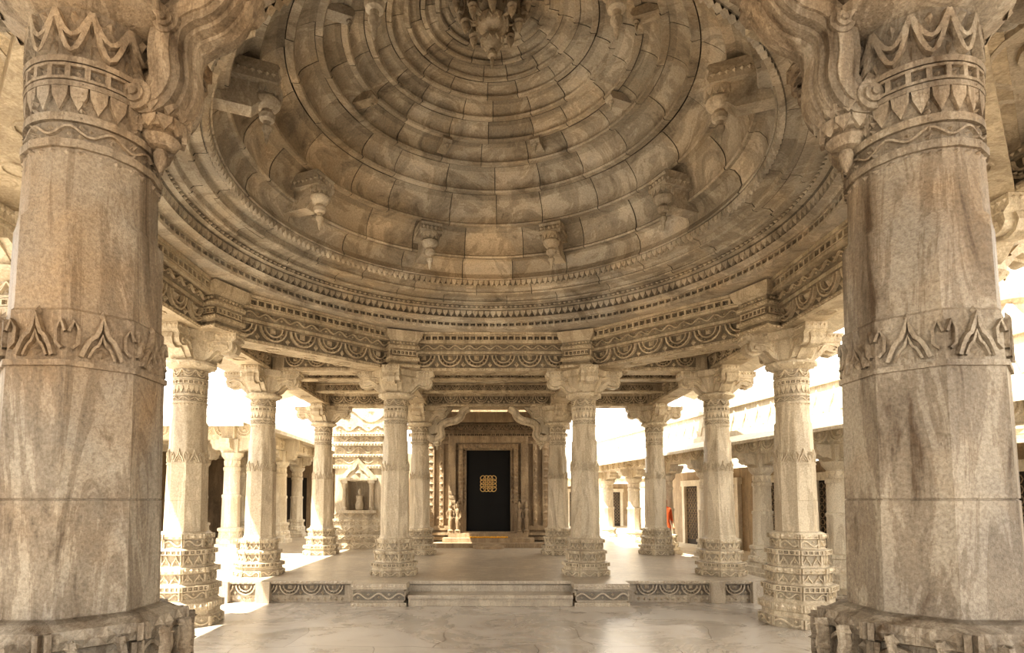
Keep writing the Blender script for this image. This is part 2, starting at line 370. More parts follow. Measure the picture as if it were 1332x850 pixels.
mN_r=pillar_mesh('pillar_near_r',0,1.06,[(pi,.60,3.06,.20),(pi/2,.64,3.06,.2)],M_near,near=True)
mF=pillar_mesh('pillar_floor',0,.97,[],M_pil)
mP=pillar_mesh('pillar_platform',PZ,.93,[],M_pil)
mPs=pillar_mesh('pillar_platform_strut',PZ,.93,[(pi/2,.8)],M_pil)
mPl=pillar_mesh('pillar_porch_l',PZ,.93,[(0,1.15,2.95,.24),(pi/2,.8)],M_pil)
mPr=pillar_mesh('pillar_porch_r',PZ,.93,[(pi,1.15,2.95,.24),(pi/2,.8)],M_pil)
put('carved_pillar',mN_l,(-X1,-A,0)); put('carved_pillar',mN_r,(X1,-A,0))
for sx in (-1,1):
    put('carved_pillar',mF,(sx*(A-.1),-1.46,0)); put('carved_pillar',mF,(sx*(A+.1),1.62,0))
    put('carved_pillar',mF,(sx*A,-A,0))
    put('carved_pillar',mPs,(sx*X1,A,PZ)); put('carved_pillar',mP,(sx*A,A,PZ))
    put('carved_pillar',mPl if sx<0 else mPr,(sx*X1,7.75,PZ)); put('carved_pillar',mP,(sx*A,7.75,PZ))
    for x in (X1,A): put('carved_pillar',mF,(sx*x,-7.75,0))

# ------------------------------------------------------------------ octagonal lintel ring
mb=MB()
def octring(r0,r1,z0,z1,tone=.5):
    mb.tone=tone
    o=[(r0/math.cos(pi/8)*math.cos(pi/8+k*pi/4),r0/math.cos(pi/8)*math.sin(pi/8+k*pi/4)) for k in range(8)]
    p=[(r1/math.cos(pi/8)*math.cos(pi/8+k*pi/4),r1/math.cos(pi/8)*math.sin(pi/8+k*pi/4)) for k in range(8)]
    mb.loft([[(x,y,z0) for x,y in o],[(x,y,z1) for x,y in o],[(x,y,z1) for x,y in p],[(x,y,z0) for x,y in p],[(x,y,z0) for x,y in o]],False,False)
    mb.tone=.5
AI=3.80
octring(AI,4.13,3.845,4.14,.2); octring(AI-.03,4.15,3.832,3.88,.6); octring(AI-.05,4.2,4.12,4.17,.7); octring(AI-.08,4.21,4.165,4.28,-.2); octring(AI-.17,4.25,4.275,4.31,.8); octring(AI-.12,4.26,4.305,4.425,-.3); octring(AI-.2,4.3,4.42,4.46,.8)  # low tones paint shade into the rings behind the friezes
def inface(a,k): 
    p=k*pi/4; return flat((a*math.cos(p),a*math.sin(p),0),(-math.sin(p),math.cos(p),0),(-math.cos(p),-math.sin(p),0))
for k in range(8):
    w=(AI)*T22-.2
    f_scallop(mb,inface(AI,k),-w,w,3.89,4.10,.045)
    f_studs(mb,inface(AI-.03,k),-w,w,3.838,3.875,.06,.018)
    f_scroll(mb,inface(AI-.08,k),-w,w,4.18,4.27,.03)
    w=(AI-.12)*T22
    f_lattice(mb,inface(AI-.12,k),-w,w,4.315,4.415,.11,.055)
    p=k*pi/4; ca,sa=math.cos(p),math.sin(p)
    U=lambda x,y,d,ca=ca,sa=sa:((AI+.17+y)*ca-x*sa,(AI+.17+y)*sa+x*ca,3.832-d)
    for cx in (-.6,0,.6):
        mb.ribbon(U,[(cx+.1*math.cos(t*pi/6),.1*math.sin(t*pi/6)) for t in range(12)],.02,.012,True); mb.stud(U,cx,0,.1,.1,.02)
for k in range(8):
    a=pi/8+k*pi/4; R=A/math.cos(pi/8)-.28; c=(R*math.cos(a),R*math.sin(a))
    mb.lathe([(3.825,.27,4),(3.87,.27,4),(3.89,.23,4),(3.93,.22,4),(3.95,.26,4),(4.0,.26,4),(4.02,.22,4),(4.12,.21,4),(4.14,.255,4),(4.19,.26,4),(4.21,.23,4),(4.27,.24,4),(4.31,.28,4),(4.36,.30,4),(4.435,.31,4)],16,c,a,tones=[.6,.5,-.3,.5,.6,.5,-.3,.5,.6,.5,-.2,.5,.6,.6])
    for sgn in (0,pi/2,-pi/2,):
        b=a+pi+sgn
        def FP(dd,b=b,c=c): return flat((c[0]+dd*math.cos(b),c[1]+dd*math.sin(b),0),(-math.sin(b),math.cos(b),0),(math.cos(b),math.sin(b),0))
        f_lattice(mb,FP(.22),-.2,.2,4.03,4.11,.07,.03)
        f_studs(mb,FP(.235),-.2,.2,4.215,4.265,.06,.03)
        f_studs(mb,FP(.26),-.24,.24,4.145,4.185,.05,.02); f_studs(mb,FP(.26),-.24,.24,3.955,3.995,.05,.02); f_studs(mb,FP(.27),-.25,.25,3.83,3.87,.06,.02)
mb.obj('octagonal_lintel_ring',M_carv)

# ------------------------------------------------------------------ dome
mb=MB()
def revolve(prof,N=160,tone=.5):
    mb.tone=tone; n=len(prof); vs=[];fs=[]
    for i in range(N):
        t=2*pi*i/N; vs+=[(r*math.cos(t),r*math.sin(t),z) for r,z in prof]
    for i in range(N):
        j=(i+1)%N
        for q in range(n-1): fs.append((i*n+q,i*n+q+1,j*n+q+1,j*n+q))
    mb.add(vs,fs); mb.tone=.5
def blocks(prof,length,stag=0.0,gap=.007,tv=.5):
    rm=prof[0][0]; nb=max(6,round(2*pi*rm/length)); seg=min(10,max(4,int(150/nb)))
    ph=stag*2*pi/nb+random.random()*.3
    cuts=[ph+2*pi*(i+random.uniform(-.16,.16))/nb for i in range(nb)]; cuts.append(cuts[0]+2*pi)
    for b in range(nb):
        t0,t1=cuts[b],cuts[b+1]; mb.tone=min(1.1,max(-.1,.5+random.uniform(-tv,tv))); jr=random.uniform(-.006,.006)
        n=len(prof); vs=[];fs=[];tn=[]
        ts=[(t0+gap/rm*.2,.04),(t0+gap/rm*.7,.0)]+[(t0+(t1-t0)*q/seg,0) for q in range(1,seg)]+[(t1-gap/rm*.7,0),(t1-gap/rm*.2,.04)]
        for t,off in ts: vs+=[((r+off+jr)*math.cos(t),(r+off+jr)*math.sin(t),z) for r,z in prof]
        for i in range(len(ts)-1):
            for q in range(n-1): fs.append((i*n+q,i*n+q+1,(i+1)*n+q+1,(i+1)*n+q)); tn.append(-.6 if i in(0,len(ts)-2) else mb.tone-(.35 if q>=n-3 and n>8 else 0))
        mb.add(vs,fs,tn)
    mb.tone=.5
revolve([(4.3,4.465),(3.47,4.465),(3.45,4.47),(3.45,4.50),(3.50,4.50)],tone=.8); revolve([(3.50,4.50),(3.50,4.58)],tone=-.3); revolve([(3.50,4.58),(3.42,4.58),(3.40,4.60),(3.36,4.61)],tone=.7)  # negative tones on the rim bands: recess shade put into the colour
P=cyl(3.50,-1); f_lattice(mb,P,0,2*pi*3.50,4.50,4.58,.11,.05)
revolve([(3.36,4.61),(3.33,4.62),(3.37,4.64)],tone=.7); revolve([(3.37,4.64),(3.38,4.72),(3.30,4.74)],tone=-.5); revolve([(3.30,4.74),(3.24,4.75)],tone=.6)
P=cyl(3.375,-1); f_teeth(mb,P,0,2*pi*3.375,4.635,4.735,.10,.05)
revolve([(3.25,4.75),(3.25,4.80)],tone=-.3); revolve([(3.25,4.80),(3.19,4.805)],tone=.5)
P=cyl(3.25,-1); f_studs(mb,P,0,2*pi*3.25,4.755,4.80,.08,.035)
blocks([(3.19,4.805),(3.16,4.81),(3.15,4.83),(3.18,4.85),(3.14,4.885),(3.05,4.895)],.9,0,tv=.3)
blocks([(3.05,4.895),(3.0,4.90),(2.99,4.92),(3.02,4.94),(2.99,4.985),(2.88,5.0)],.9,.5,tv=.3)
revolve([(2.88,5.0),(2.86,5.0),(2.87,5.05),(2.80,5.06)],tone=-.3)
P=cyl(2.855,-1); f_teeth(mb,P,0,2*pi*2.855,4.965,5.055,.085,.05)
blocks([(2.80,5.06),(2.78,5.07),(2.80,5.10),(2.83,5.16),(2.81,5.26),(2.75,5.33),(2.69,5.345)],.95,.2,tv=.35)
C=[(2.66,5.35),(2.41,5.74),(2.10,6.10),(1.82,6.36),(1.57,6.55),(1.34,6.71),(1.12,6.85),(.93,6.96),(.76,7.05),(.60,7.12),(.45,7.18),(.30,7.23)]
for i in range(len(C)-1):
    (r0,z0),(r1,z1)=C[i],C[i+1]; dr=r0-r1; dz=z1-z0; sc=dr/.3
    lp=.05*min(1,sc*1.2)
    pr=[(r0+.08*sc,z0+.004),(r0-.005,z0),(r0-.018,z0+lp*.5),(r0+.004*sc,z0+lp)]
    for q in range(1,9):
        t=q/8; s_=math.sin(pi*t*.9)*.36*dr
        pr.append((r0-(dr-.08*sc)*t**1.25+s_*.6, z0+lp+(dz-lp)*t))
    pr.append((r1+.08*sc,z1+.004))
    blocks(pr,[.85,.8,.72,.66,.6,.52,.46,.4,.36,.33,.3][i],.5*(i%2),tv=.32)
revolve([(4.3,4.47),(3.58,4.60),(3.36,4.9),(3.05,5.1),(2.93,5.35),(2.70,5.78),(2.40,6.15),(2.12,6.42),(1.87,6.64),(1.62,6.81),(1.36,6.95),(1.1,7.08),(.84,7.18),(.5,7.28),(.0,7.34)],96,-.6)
mb.lathe([(7.19,.16),(7.20,.31),(7.24,.33),(7.3,.33)],48)
mb.obj('dome_ceiling',M_dome,angle=30)

def pend(mb,cx,cy,z,s=1.0,N=24):
    pr=[(-.62,.004),(-.58,.02),(-.5,.03),(-.47,.05),(-.44,.052),(-.42,.035),(-.38,.04),(-.36,.075),(-.31,.085),(-.28,.06),(-.26,.055),(-.24,.10),(-.20,.13),(-.16,.135),(-.14,.09),(-.12,.08),(-.10,.14),(-.06,.155),(-.03,.15),(0,.10)]
    mb.lathe([(z+a*s,b*s) for a,b in pr],N,(cx,cy))
mb=MB(); mb.tone=.7
pr=[(6.38,.004),(6.41,.016),(6.52,.024),(6.54,.052),(6.57,.06),(6.59,.03),(6.62,.03),(6.65,.085),(6.70,.115),(6.74,.11),(6.76,.05),(6.80,.045),(6.83,.12),(6.88,.165),(6.93,.17),(6.97,.10),(7.0,.06),(7.04,.06),(7.06,.12),(7.12,.16),(7.2,.17)]
mb.lathe(pr,32)
for z,r,c,h in ((6.70,.115,10,.06),(6.90,.17,14,.08),(7.12,.16,14,.07)):
    f_teeth(mb,cyl(r),0,2*pi*r,z-h/2,z+h/2,2*pi*r/c,.018)
for i in range(8):
    a=i*pi/4; x,y=.30*math.cos(a),.30*math.sin(a)
    for wd,off in ((.05,0),(.02,.02)):
        mb.ribbon(lambda u,v,d,a=a,off=off:((u)*math.cos(a)-(d+off-.015)*math.sin(a),u*math.sin(a)+(d+off-.015)*math.cos(a),v),[(.06,6.98),(.13,6.93),(.22,6.93),(.29,6.99),(.30,7.07),(.24,7.14),(.18,7.2)],wd,.03)
    mb.lathe([(6.80,.004),(6.84,.022),(6.88,.04),(6.91,.045),(6.93,.03),(6.95,.055),(7.0,.05),(7.04,.02),(7.2,.015)],12,(x,y))
for ring_r,cnt,s_ in ((.40,16,.05),(.22,10,.045)):
    for i in range(cnt):
        a=i*2*pi/cnt; mb.lathe([(7.26,s_*.9),(7.17,s_),(7.15,s_*.7),(7.13,s_*.75),(7.10,s_*.5),(7.06,.006)][::-1],12,(ring_r*math.cos(a),ring_r*math.sin(a)))
mb.obj('ceiling_pendant',M_dome)

mb=MB(); mb.tone=.6
mb.extr(lambda x,y,z:(x,y,z),[(.75,.18),(.12,.18),(.10,.22),(.12,.30),(.10,.33),(.12,.36),(.75,.36)],.32)
mb.extr(lambda x,y,z:(x,y,z),[(.7,-.06),(.34,-.06),(.28,0),(.20,.04),(.14,.12),(.12,.19),(.7,.19)],.17)
mb.tone=.9
pend(mb,.20,0,.22,.9)
f_teeth(mb,lambda x,y,d:(.20+(.125+d)*math.cos(x/.125),(.125+d)*math.sin(x/.125),y),0,2*pi*.125,.09,.17,.06,.015)
for sg in (-1,1):
    Q=lambda x,y,d,sg=sg:(x,sg*(.16+d),y); f_studs(mb,Q,.12,.5,.22,.28,.06,.02)
f_studs(mb,lambda x,y,d:(.10-d,x,y),-.15,.15,.22,.30,.06,.02)
mbk=mb.mesh('dome_bracket',M_dome)
for k in range(8):
    a=pi/8+k*pi/4; R=2.12
    put('dome_bracket',mbk,(R*math.cos(a),R*math.sin(a),5.30),a)
mb=MB()
mb.extr(lambda x,y,z:(x,y,z),[(.3,.0),(.05,.0),(.02,.04),(.04,.09),(.4,.12),(.4,0)],.13); pend(mb,.07,0,.03,.24,12)
mbk2=mb.mesh('dome_boss',M_dome)
for k in range(8):
    a=pi/8+k*pi/4; R=1.50; put('dome_boss',mbk2,(R*math.cos(a),R*math.sin(a),6.44),a)

# ------------------------------------------------------------------ straight beams and flat ceilings
def beam(p,q,z0=3.836,z1=4.14,w=.34,name='carved_beam',mat=None,frieze=True):
    mb=MB(); d=Vector((q[0]-p[0],q[1]-p[1],0)); L=d.length; a=math.atan2(d.y,d.x); h=z1-z0
    mb.box(0,L,-w/2,w/2,z0+.004,z1); mb.tone=.7; mb.box(.002,L-.002,-w/2-.03,w/2+.03,z0+h*.8,z1-.002); mb.box(.002,L-.002,-w/2-.02,w/2+.02,z0-.003,z0+h*.16); mb.tone=.5
    if frieze:
        for sg in (-1,1):
            P=lambda x,y,dd,sg=sg:(x,sg*(w/2+dd),y); f_scallop(mb,P,.2,L-.2,z0+h*.2,z0+h*.74,.03); P=lambda x,y,dd,sg=sg:(x,sg*(w/2+.02+dd),y); f_studs(mb,P,.2,L-.2,z0+.005,z0+h*.15,.07,.014)
            P=lambda x,y,dd,sg=sg:(x,sg*(w/2+.03+dd),y); f_studs(mb,P,.2,L-.2,z0+h*.82,z1-.01,.06,.014)
    U=lambda x,y,d:(x,y,z0-.003-d)
    nn=max(1,int(L/.7))
    for i in range(nn):
        cx=(i+.5)*L/nn; mb.ribbon(U,[(cx+.1*math.cos(t*pi/6),.1*math.sin(t*pi/6)) for t in range(12)],.02,.012,True); mb.stud(U,cx,0,.1,.1,.02)
    return mb.obj(name,mat or M_carv,(p[0],p[1],0),a)
for sx in (-1,1):
    for sy in (-1,1):
        beam((sx*A,sy*(X1+.19)),(sx*A,sy*A)); beam((sx*(X1+.19),sy*A),(sx*(A-.2),sy*A))
        beam((sx*X1,sy*(A+.2)),(sx*X1,sy*7.58)); beam((sx*A,sy*(A+.2)),(sx*A,sy*7.58)); beam((sx*X1,sy*7.75),(sx*A,sy*7.75))
for sy in (-1,1): beam((-X1,sy*7.75),(X1,sy*7.75),3.834)
for y in (5.2,6.5):
    for xa,xb in ((-3.75,-1.83),(-1.43,1.43),(1.83,3.75)): beam((xa,y),(xb,y),3.96,4.14,.22)
beam((-X1,7.95),(-X1,10.2)); beam((X1,7.95),(X1,10.2))
mb=MB()
def prism(poly,z0,z1):
    n=len(poly); mb.add([(x,y,z0) for x,y in poly]+[(x,y,z1) for x,y in poly],[tuple(range(n-1,-1,-1)),tuple(range(n,2*n))]+[(i,(i+1)%n,n+(i+1)%n,n+i) for i in range(n)])
E=4.75
for sx in (-1,1):
    for sy in (-1,1):
        q=[(sx*1.45,sy*A),(sx*A,sy*1.45),(sx*A,sy*A)]
        if sx*sy>0: q=q[::-1]
        prism(q,4.145,4.30)
        xa,xb=sorted((sx*A,sx*E)); ya,yb=sorted((sy*1.45,sy*A)); mb.box(xa,xb,ya,yb,4.145,4.30)
        cx,cy=sx*3.15,sy*3.15
        U=lambda u,v,d,cx=cx,cy=cy:(cx+u,cy+v,4.145-d)
        for r in (.5,.36,.2): mb.ribbon(U,[(r*math.cos(t*pi/8),r*math.sin(t*pi/8)) for t in range(16)],.05,.03,True)
        mb.stud(U,0,0,.2,.2,.06)
    x0,x1=sorted((sx*4.0,sx*E)); mb.box(x0,x1,-1.45,1.45,4.146,4.30)
mb.obj('ceiling',M_ceil)
mb=MB(); mb.box(-E,E,A,8.5,4.145,4.35)
for x in (-2.8,0,2.8):
    for y in (4.6,5.85,7.1):
        U=lambda u,v,d,x=x,y=y:(x+u,y+v,4.145-d)
        for r in (.42,.3,.16): mb.ribbon(U,[(r*math.cos(t*pi/8),r*math.sin(t*pi/8)) for t in range(16)],.05,.03,True)
        mb.stud(U,0,0,.2,.2,.06)
mb.box(-2.0,2.0,8.5,10.2,4.145,4.35)
mb.obj('ceiling',M_ceil)
mb=MB(); mb.box(-E,E,-8.5,-A,4.145,4.35); mb.obj('ceiling',M_ceil)
mb=MB()
for sx in (-1,1):
    vs=[(sx*4.5,-8.5,4.37),(sx*5.2,-8.5,4.14),(sx*5.2,8.5,4.14),(sx*4.5,8.5,4.37)]
    mb.add(vs+[(x,y,z+.08) for x,y,z in vs],[(0,1,2,3),(7,6,5,4),(0,4,5,1),(1,5,6,2),(2,6,7,3),(3,7,4,0)])
mb.obj('roof_eaves',M_ceil)

# ------------------------------------------------------------------ floor, platform, steps
mb=MB(); mb.box(-60,60,-40,80,-.2,0); mb.obj('floor',M_floor)
mb=MB(); mb.box(-4.4,4.4,3.2,17.0,0.001,PZ-.07); mb.box(-4.36,4.36,3.24,16.99,PZ-.07,PZ-.05); mb.box(-4.45,4.45,3.15,16.99,PZ-.05,PZ)
mb.box(-11,-4.4,7.3,16.99,0.001,PZ-.002)
for x0,x1 in ((-4.38,-2.3),(2.3,4.38)):
    P=flat((0,3.2,0),(1,0,0),(0,-1,0)); f_scallop(mb,P,x0,x1,.11,.27,.04); f_studs(mb,P,x0,x1,.02,.09,.09,.03)
    P=flat((0,3.15,0),(1,0,0),(0,-1,0)); f_studs(mb,P,x0,x1,PZ-.045,PZ-.005,.08,.015)
for sg in (-1,1):
    P=flat((sg*4.4,3.2,0),(0,1,0),(sg,0,0)); f_scallop(mb,P,.05,4.2,.11,.27,.04)
    for xc in (3.45,4.1):
        x0,x1=sorted((sg*xc,sg*(xc+.22))); mb.box(x0,x1,3.08,3.2,.001,PZ-.01)
mb.obj('platform',M_plat)
for sg in (-1,1):
    mb=MB(); c=sg*1.69; w=.42; yb=3.145
    for z0,z1,dd in ((0.001,.06,0),(.06,.09,.04),(.09,.23,.02),(.23,.26,.05),(.26,PZ+.003,0)): mb.box(c-w+dd,c+w-dd,2.78+dd,yb,z0,z1)
    P=flat((0,2.80,0),(1,0,0),(0,-1,0)); mb.back(P,c-w+.03,c+w-.03,.095,.225); f_scroll(mb,P,c-w+.03,c+w-.03,.10,.22,.035); P=flat((0,2.78,0),(1,0,0),(0,-1,0)); f_studs(mb,P,c-w,c+w,.28,.33,.07,.015); f_studs(mb,P,c-w,c+w,.01,.05,.07,.015)
    for q in (-1,1):
        P=flat((c+q*(w-.02),3.0,0),(0,1,0),(q,0,0)); f_scroll(mb,P,-.18,.13,.10,.22,.012)
    mb.obj('step_plinth',M_plat)
mb=MB(); mb.box(-1.25,1.25,2.84,3.145,0.001,.12); mb.box(-1.25,1.25,2.80,3.145,.12,.17)
mb.obj('stone_steps',M_plat)

# ------------------------------------------------------------------ sanctum
mb=MB(); WY=10.4
mb.box(-2.15,-.62,WY,13.5,PZ,4.3); mb.box(.62,2.15,WY,13.5,PZ,4.3); mb.box(-.62,.62,WY,13.5,3.05,4.3); mb.box(-.62,.62,WY+.6,13.5,PZ,3.05)
for z,d,h in ((PZ,.18,.12),(.5,.12,.1),(.64,.16,.07),(.78,.08,.12),(1.1,.04,.05),(3.2,.06,.08),(3.4,.1,.1),(3.6,.16,.12),(3.8,.19,.3)):
    mb.box(-2.15-d,-1.1,WY-d,WY,z,z+h); mb.box(1.1,2.15+d,WY-d,WY,z,z+h); 
    if z>3: mb.box(-1.1,1.1,WY-d,WY,z+.002,z+h-.002)
P=flat((0,WY-.1,0),(1,0,0),(0,-1,0)); f_lattice(mb,P,-2.2,2.2,3.4,3.5,.12,.03)
P=flat((0,WY-.16,0),(1,0,0),(0,-1,0)); f_scallop(mb,P,-2.2,2.2,3.6,3.72,.03)
for sg in (-1,1):
    for xc,w in ((1.32,.12),(1.62,.2),(1.95,.16)):
        x=sg*xc; mb.box(x-w/2,x+w/2,WY-.1,WY,.9,3.2); P=flat((x,WY-.1,0),(1,0,0),(0,-1,0))
        for z in [1.0+.2*i for i in range(11)]: f_studs(mb,P,-w/2,w/2,z,z+.14,w*.9,.03)
mb.obj('wall_sanctum',M_wall)
mb=MB()
for i,(x0,x1,d,top) in enumerate(((.62,.72,.06,3.12),(.72,.84,.12,3.2),(.84,.92,.08,3.28),(.92,1.12,.18,3.42))):
    mb.tone=(.3,.8,0,.6)[i]
    for sg in (-1,1):
        a,b=sorted((sg*x0,sg*x1)); mb.box(a,b,WY-d,WY-.001,PZ,top)
        P=flat(((a+b)/2,WY-d,0),(1,0,0),(0,-1,0)); hw=(x1-x0)/2*.85
        z=1.5
        while z<top-.15:
            mb.stud(P,0,z+.06,hw*2,.11,.03,i%2==0); z+=.13
    mb.box(-x1+.001,x1-.001,WY-d-.001,WY-.001,top-(x1-x0)-.0,top+.001)
    P=flat((0,WY-d,0),(1,0,0),(0,-1,0)); f_studs(mb,P,-x1,x1,top-(x1-x0)+.01,top-.01,.12,.03,i%2==0)
mb.tone=.7
for sg in (-1,1):
    for xx,s in ((.86,1.0),(1.05,.8)):
        c=(sg*xx,WY-.24)
        mb.lathe([(.74,.07),(.78,.085),(.8,.04),(.95,.05),(1.08,.07),(1.12,.06),(1.2,.04),(1.3,.075),(1.36,.06),(1.38,.02),(1.4,.025),(1.44,.045),(1.49,.045),(1.53,.03),(1.58,.012)],14,c)
        for q in (-1,1):
            P=flat((c[0],c[1]-.02,0),(1,0,0),(0,-1,0)); mb.ribbon(P,[(q*.06,1.34),(q*.11,1.25),(q*.09,1.15),(q*.05,1.1)],.03,.03)
        mb.box(c[0]-.08,c[0]+.08,c[1]-.06,c[1]+.1,.70,.76)
mb.box(-.75,.75,WY-.15,WY-.001,.66,.74)
for i,(w,y,z) in enumerate(((1.5,9.55,.46),(1.25,9.85,.58),(1.1,10.1,.70))): mb.box(-w,w,y,WY-.002,PZ+.001,z)
mb.lathe([(PZ,.42),(PZ+.07,.42),(PZ+.09,.3),(PZ+.11,.3)],32,(0,9.5))
mb.obj('door_portal',M_wall)
mb=MB(); mb.box(-.615,.615,WY+.05,WY+.1,.66,3.04)
for x0,x1 in ((-.58,-.03),(.03,.58)):
    for z0,z1 in ((.78,1.4),(1.48,2.3),(2.4,2.98)): mb.box(x0,x1,WY+.035,WY+.05,z0,z1)
mb.mi=1
for i in range(4):
    for j in range(4):
        P=flat((0,WY+.034,2.08),(1,0,0),(0,-1,0)); cx,cy=(i-1.5)*.1,(j-1.5)*.1
        mb.ribbon(P,[(cx+.075*math.cos(t*pi/6),cy+.075*math.sin(t*pi/6)) for t in range(12)],.022,.012,True)
mb.obj('door_1',[M_black,M_gold])
mb=MB()
for i in range(26):
    x=-.5+i*.04+random.uniform(-.01,.01); y=9.95+random.uniform(-.05,.05); mb.lathe([(.582,.015),(.60,.03),(.62,.02),(.625,.005)],8,(x,y))
mb.obj('marigold_offering',M_flower)

# niche shrine left of the sanctum
mb=MB(); x0,x1,y0,y1=-4.05,-2.8,9.3,13.0
for z0,z1,d in ((PZ,.5,.16),(.5,.58,.10),(.58,.7,.14),(.7,.78,.06),(.78,.95,.10),(.95,1.05,.03),(1.05,1.12,.07),(1.12,1.35,0),(2.45,2.55,.05),(2.55,2.75,0),(2.75,2.83,.06),(2.83,3.05,.02),(3.05,3.15,.1),(3.15,3.3,.05),(3.3,3.4,.13),(3.4,3.62,.08),(3.62,4.14,.03)):
    mb.box(x0-d,x1+d,y0-d,y1,z0,z1)
    P=flat((0,y0-d,0),(1,0,0),(0,-1,0))
    if z1-z0>.11 : f_scroll(mb,P,x0,x1,z0+.01,z1-.01,.03)
    else: f_studs(mb,P,x0-d,x1+d,z0+.01,z1-.01,.08,.02)
xc=(x0+x1)/2
mb.box(x0,xc-.28,y0,y1,1.35,2.45); mb.box(xc+.28,x1,y0,y1,1.35,2.45); mb.box(xc-.28,xc+.28,y0+.35,y1,1.35,2.45); mb.box(xc-.28,xc+.28,y0,y0+.34,2.1,2.45)
for sg in (-1,1):
    mb.lathe([(1.35,.07),(1.42,.07),(1.44,.05),(1.9,.045),(1.95,.07),(2.05,.08)],16,(xc+sg*.36,y0-.06))
    mb.box(xc+sg*.36-.09,xc+sg*.36+.09,y0-.15,y0,2.05,2.12)
mb.box(xc-.5,xc+.5,y0-.16,y0,1.27,1.35); mb.box(xc-.5,xc+.5,y0-.14,y0,2.12,2.2)
P=flat((xc,y0-.02,0),(1,0,0),(0,-1,0))
mb.add([P(-.48,2.2,0),P(.48,2.2,0),P(.3,2.4,0),P(.1,2.6,0),P(0,2.72,0),P(-.1,2.6,0),P(-.3,2.4,0),P(-.48,2.2,.1),P(.48,2.2,.1),P(.3,2.4,.1),P(.1,2.6,.1),P(0,2.72,.1),P(-.1,2.6,.1),P(-.3,2.4,.1)],[(7,8,9,10,11,12,13)]+[(i,(i+1)%7,7+(i+1)%7,7+i) for i in range(7)])
P=flat((xc,y0-.12,0),(1,0,0),(0,-1,0)); mb.ribbon(P,ogee(0,2.22,.6,.36),.04,.03); mb.stud(P,0,2.32,.16,.16,.05,True)
mb.lathe([(1.36,.1),(1.42,.11),(1.5,.12),(1.6,.08),(1.72,.1),(1.76,.03),(1.8,.05),(1.88,.05),(1.93,.01)],14,(xc,y0+.15))
mb.obj('niche_shrine',M_pil)

# ------------------------------------------------------------------ cloister pillars / wings
def small_pillar():
    mb=MB()
    mb.lathe([(0,.30,4),(.1,.30,4),(.12,.26,4),(.2,.26,4),(.22,.29,8),(.32,.29,8),(.34,.25,8),(.46,.24,8),(.48,.27,8),(.54,.27,8),(.56,.2,8),(1.2,.19,8),(1.22,.205,8),(1.27,.205,8),(1.29,.185,16),(1.8,.18,16),(1.82,.2,0),(1.88,.2,0),(1.9,.175,0),(2.05,.175,0),(2.08,.2,0),(2.14,.25,0),(2.2,.26,0),(2.22,.2,4),(2.5,.22,4)],48)
    for f in range(4):
        a=f*pi/2;c,s_=math.cos(a),math.sin(a);P=lambda x,y,z,c=c,s_=s_:(c*x-s_*y,s_*x+c*y,z)
        mb.extr(P,[(0,2.24),(.22,2.24),(.3,2.28),(.38,2.27),(.46,2.32),(.46,2.38),(.5,2.42),(.5,2.5),(0,2.5)],.24)
    for f in range(8):
        w=.24*T22; P=octface(.245,f); mb.ribbon(P,ogee(0,.35,w*1.6,.1),.02,.015); f_studs(mb,octface(.29,f),-w,w,.23,.31,.08,.02)
    f_teeth(mb,cyl(.175),0,2*pi*.175,1.92,2.03,.1,.015)
    return mb.mesh('cloister_pillar',M_white)
mS=small_pillar()
for x,y in ((-6.3,8.2),(-6.3,11.6),(-8.7,8.2),(-8.7,11.6),(-6.75,14.6),(-5.1,14.6),(-8.7,14.6)): put('cloister_pillar',mS,(x,y,PZ),0,(1,1,1.1))
mb=MB()
mb.box(-11,-5.6,7.7,17.3,3.45,3.62); 
for y in (8.2,11.6,14.6): mb.box(-10.8,-5.7,y-.16,y+.16,3.09,3.45)
for x in (-6.3,-8.7): mb.box(x-.16,x+.16,7.9,17.3,3.10,3.44)
mb.add([(-11,7.7,3.5),(-5.6,7.7,3.5),(-5.6,7.1,3.3),(-11,7.1,3.3),(-11,7.7,3.58),(-5.6,7.7,3.58),(-5.6,7.1,3.38),(-11,7.1,3.38)],[(0,1,2,3),(7,6,5,4),(3,2,6,7),(0,4,5,1),(1,5,6,2),(0,3,7,4)])
mb.add([(-5.6,7.1,3.38),(-5.0,7.1,3.2),(-5.0,17.3,3.2),(-5.6,17.3,3.4),(-5.6,7.1,3.46),(-5.0,7.1,3.28),(-5.0,17.3,3.28),(-5.6,17.3,3.48)],[(0,1,2,3),(7,6,5,4),(1,5,6,2),(0,4,5,1),(2,6,7,3),(3,7,4,0)])
P=flat((0,8.04,0),(1,0,0),(0,-1,0)); f_scallop(mb,P,-10.8,-5.7,3.14,3.38,.03,False)
P=flat((-6.14,0,0),(0,1,0),(1,0,0)); f_scallop(mb,P,8.3,17,3.14,3.38,.03,False)
mb.obj('ceiling_wing',M_white)
mb=MB(); mb.box(-11,-2.3,17.0,17.3,0,3.45)
for x in (-9.5,-7.5,-5.6,-3.8):
    mb.mi=0
    for sg in (-1,1): mb.box(x+sg*.5-.1,x+sg*.5+.1,16.88,17.0,PZ,2.5)
    mb.box(x-.6,x+.6,16.85,17.0,2.5,2.72)
    mb.mi=1; mb.box(x-.4,x+.4,16.97,16.999,PZ,2.5)
mb.mi=0; mb.box(-11.2,-11,7.7,17.3,0,3.45)
mb.obj('wall_back',[M_wall,M_dark])

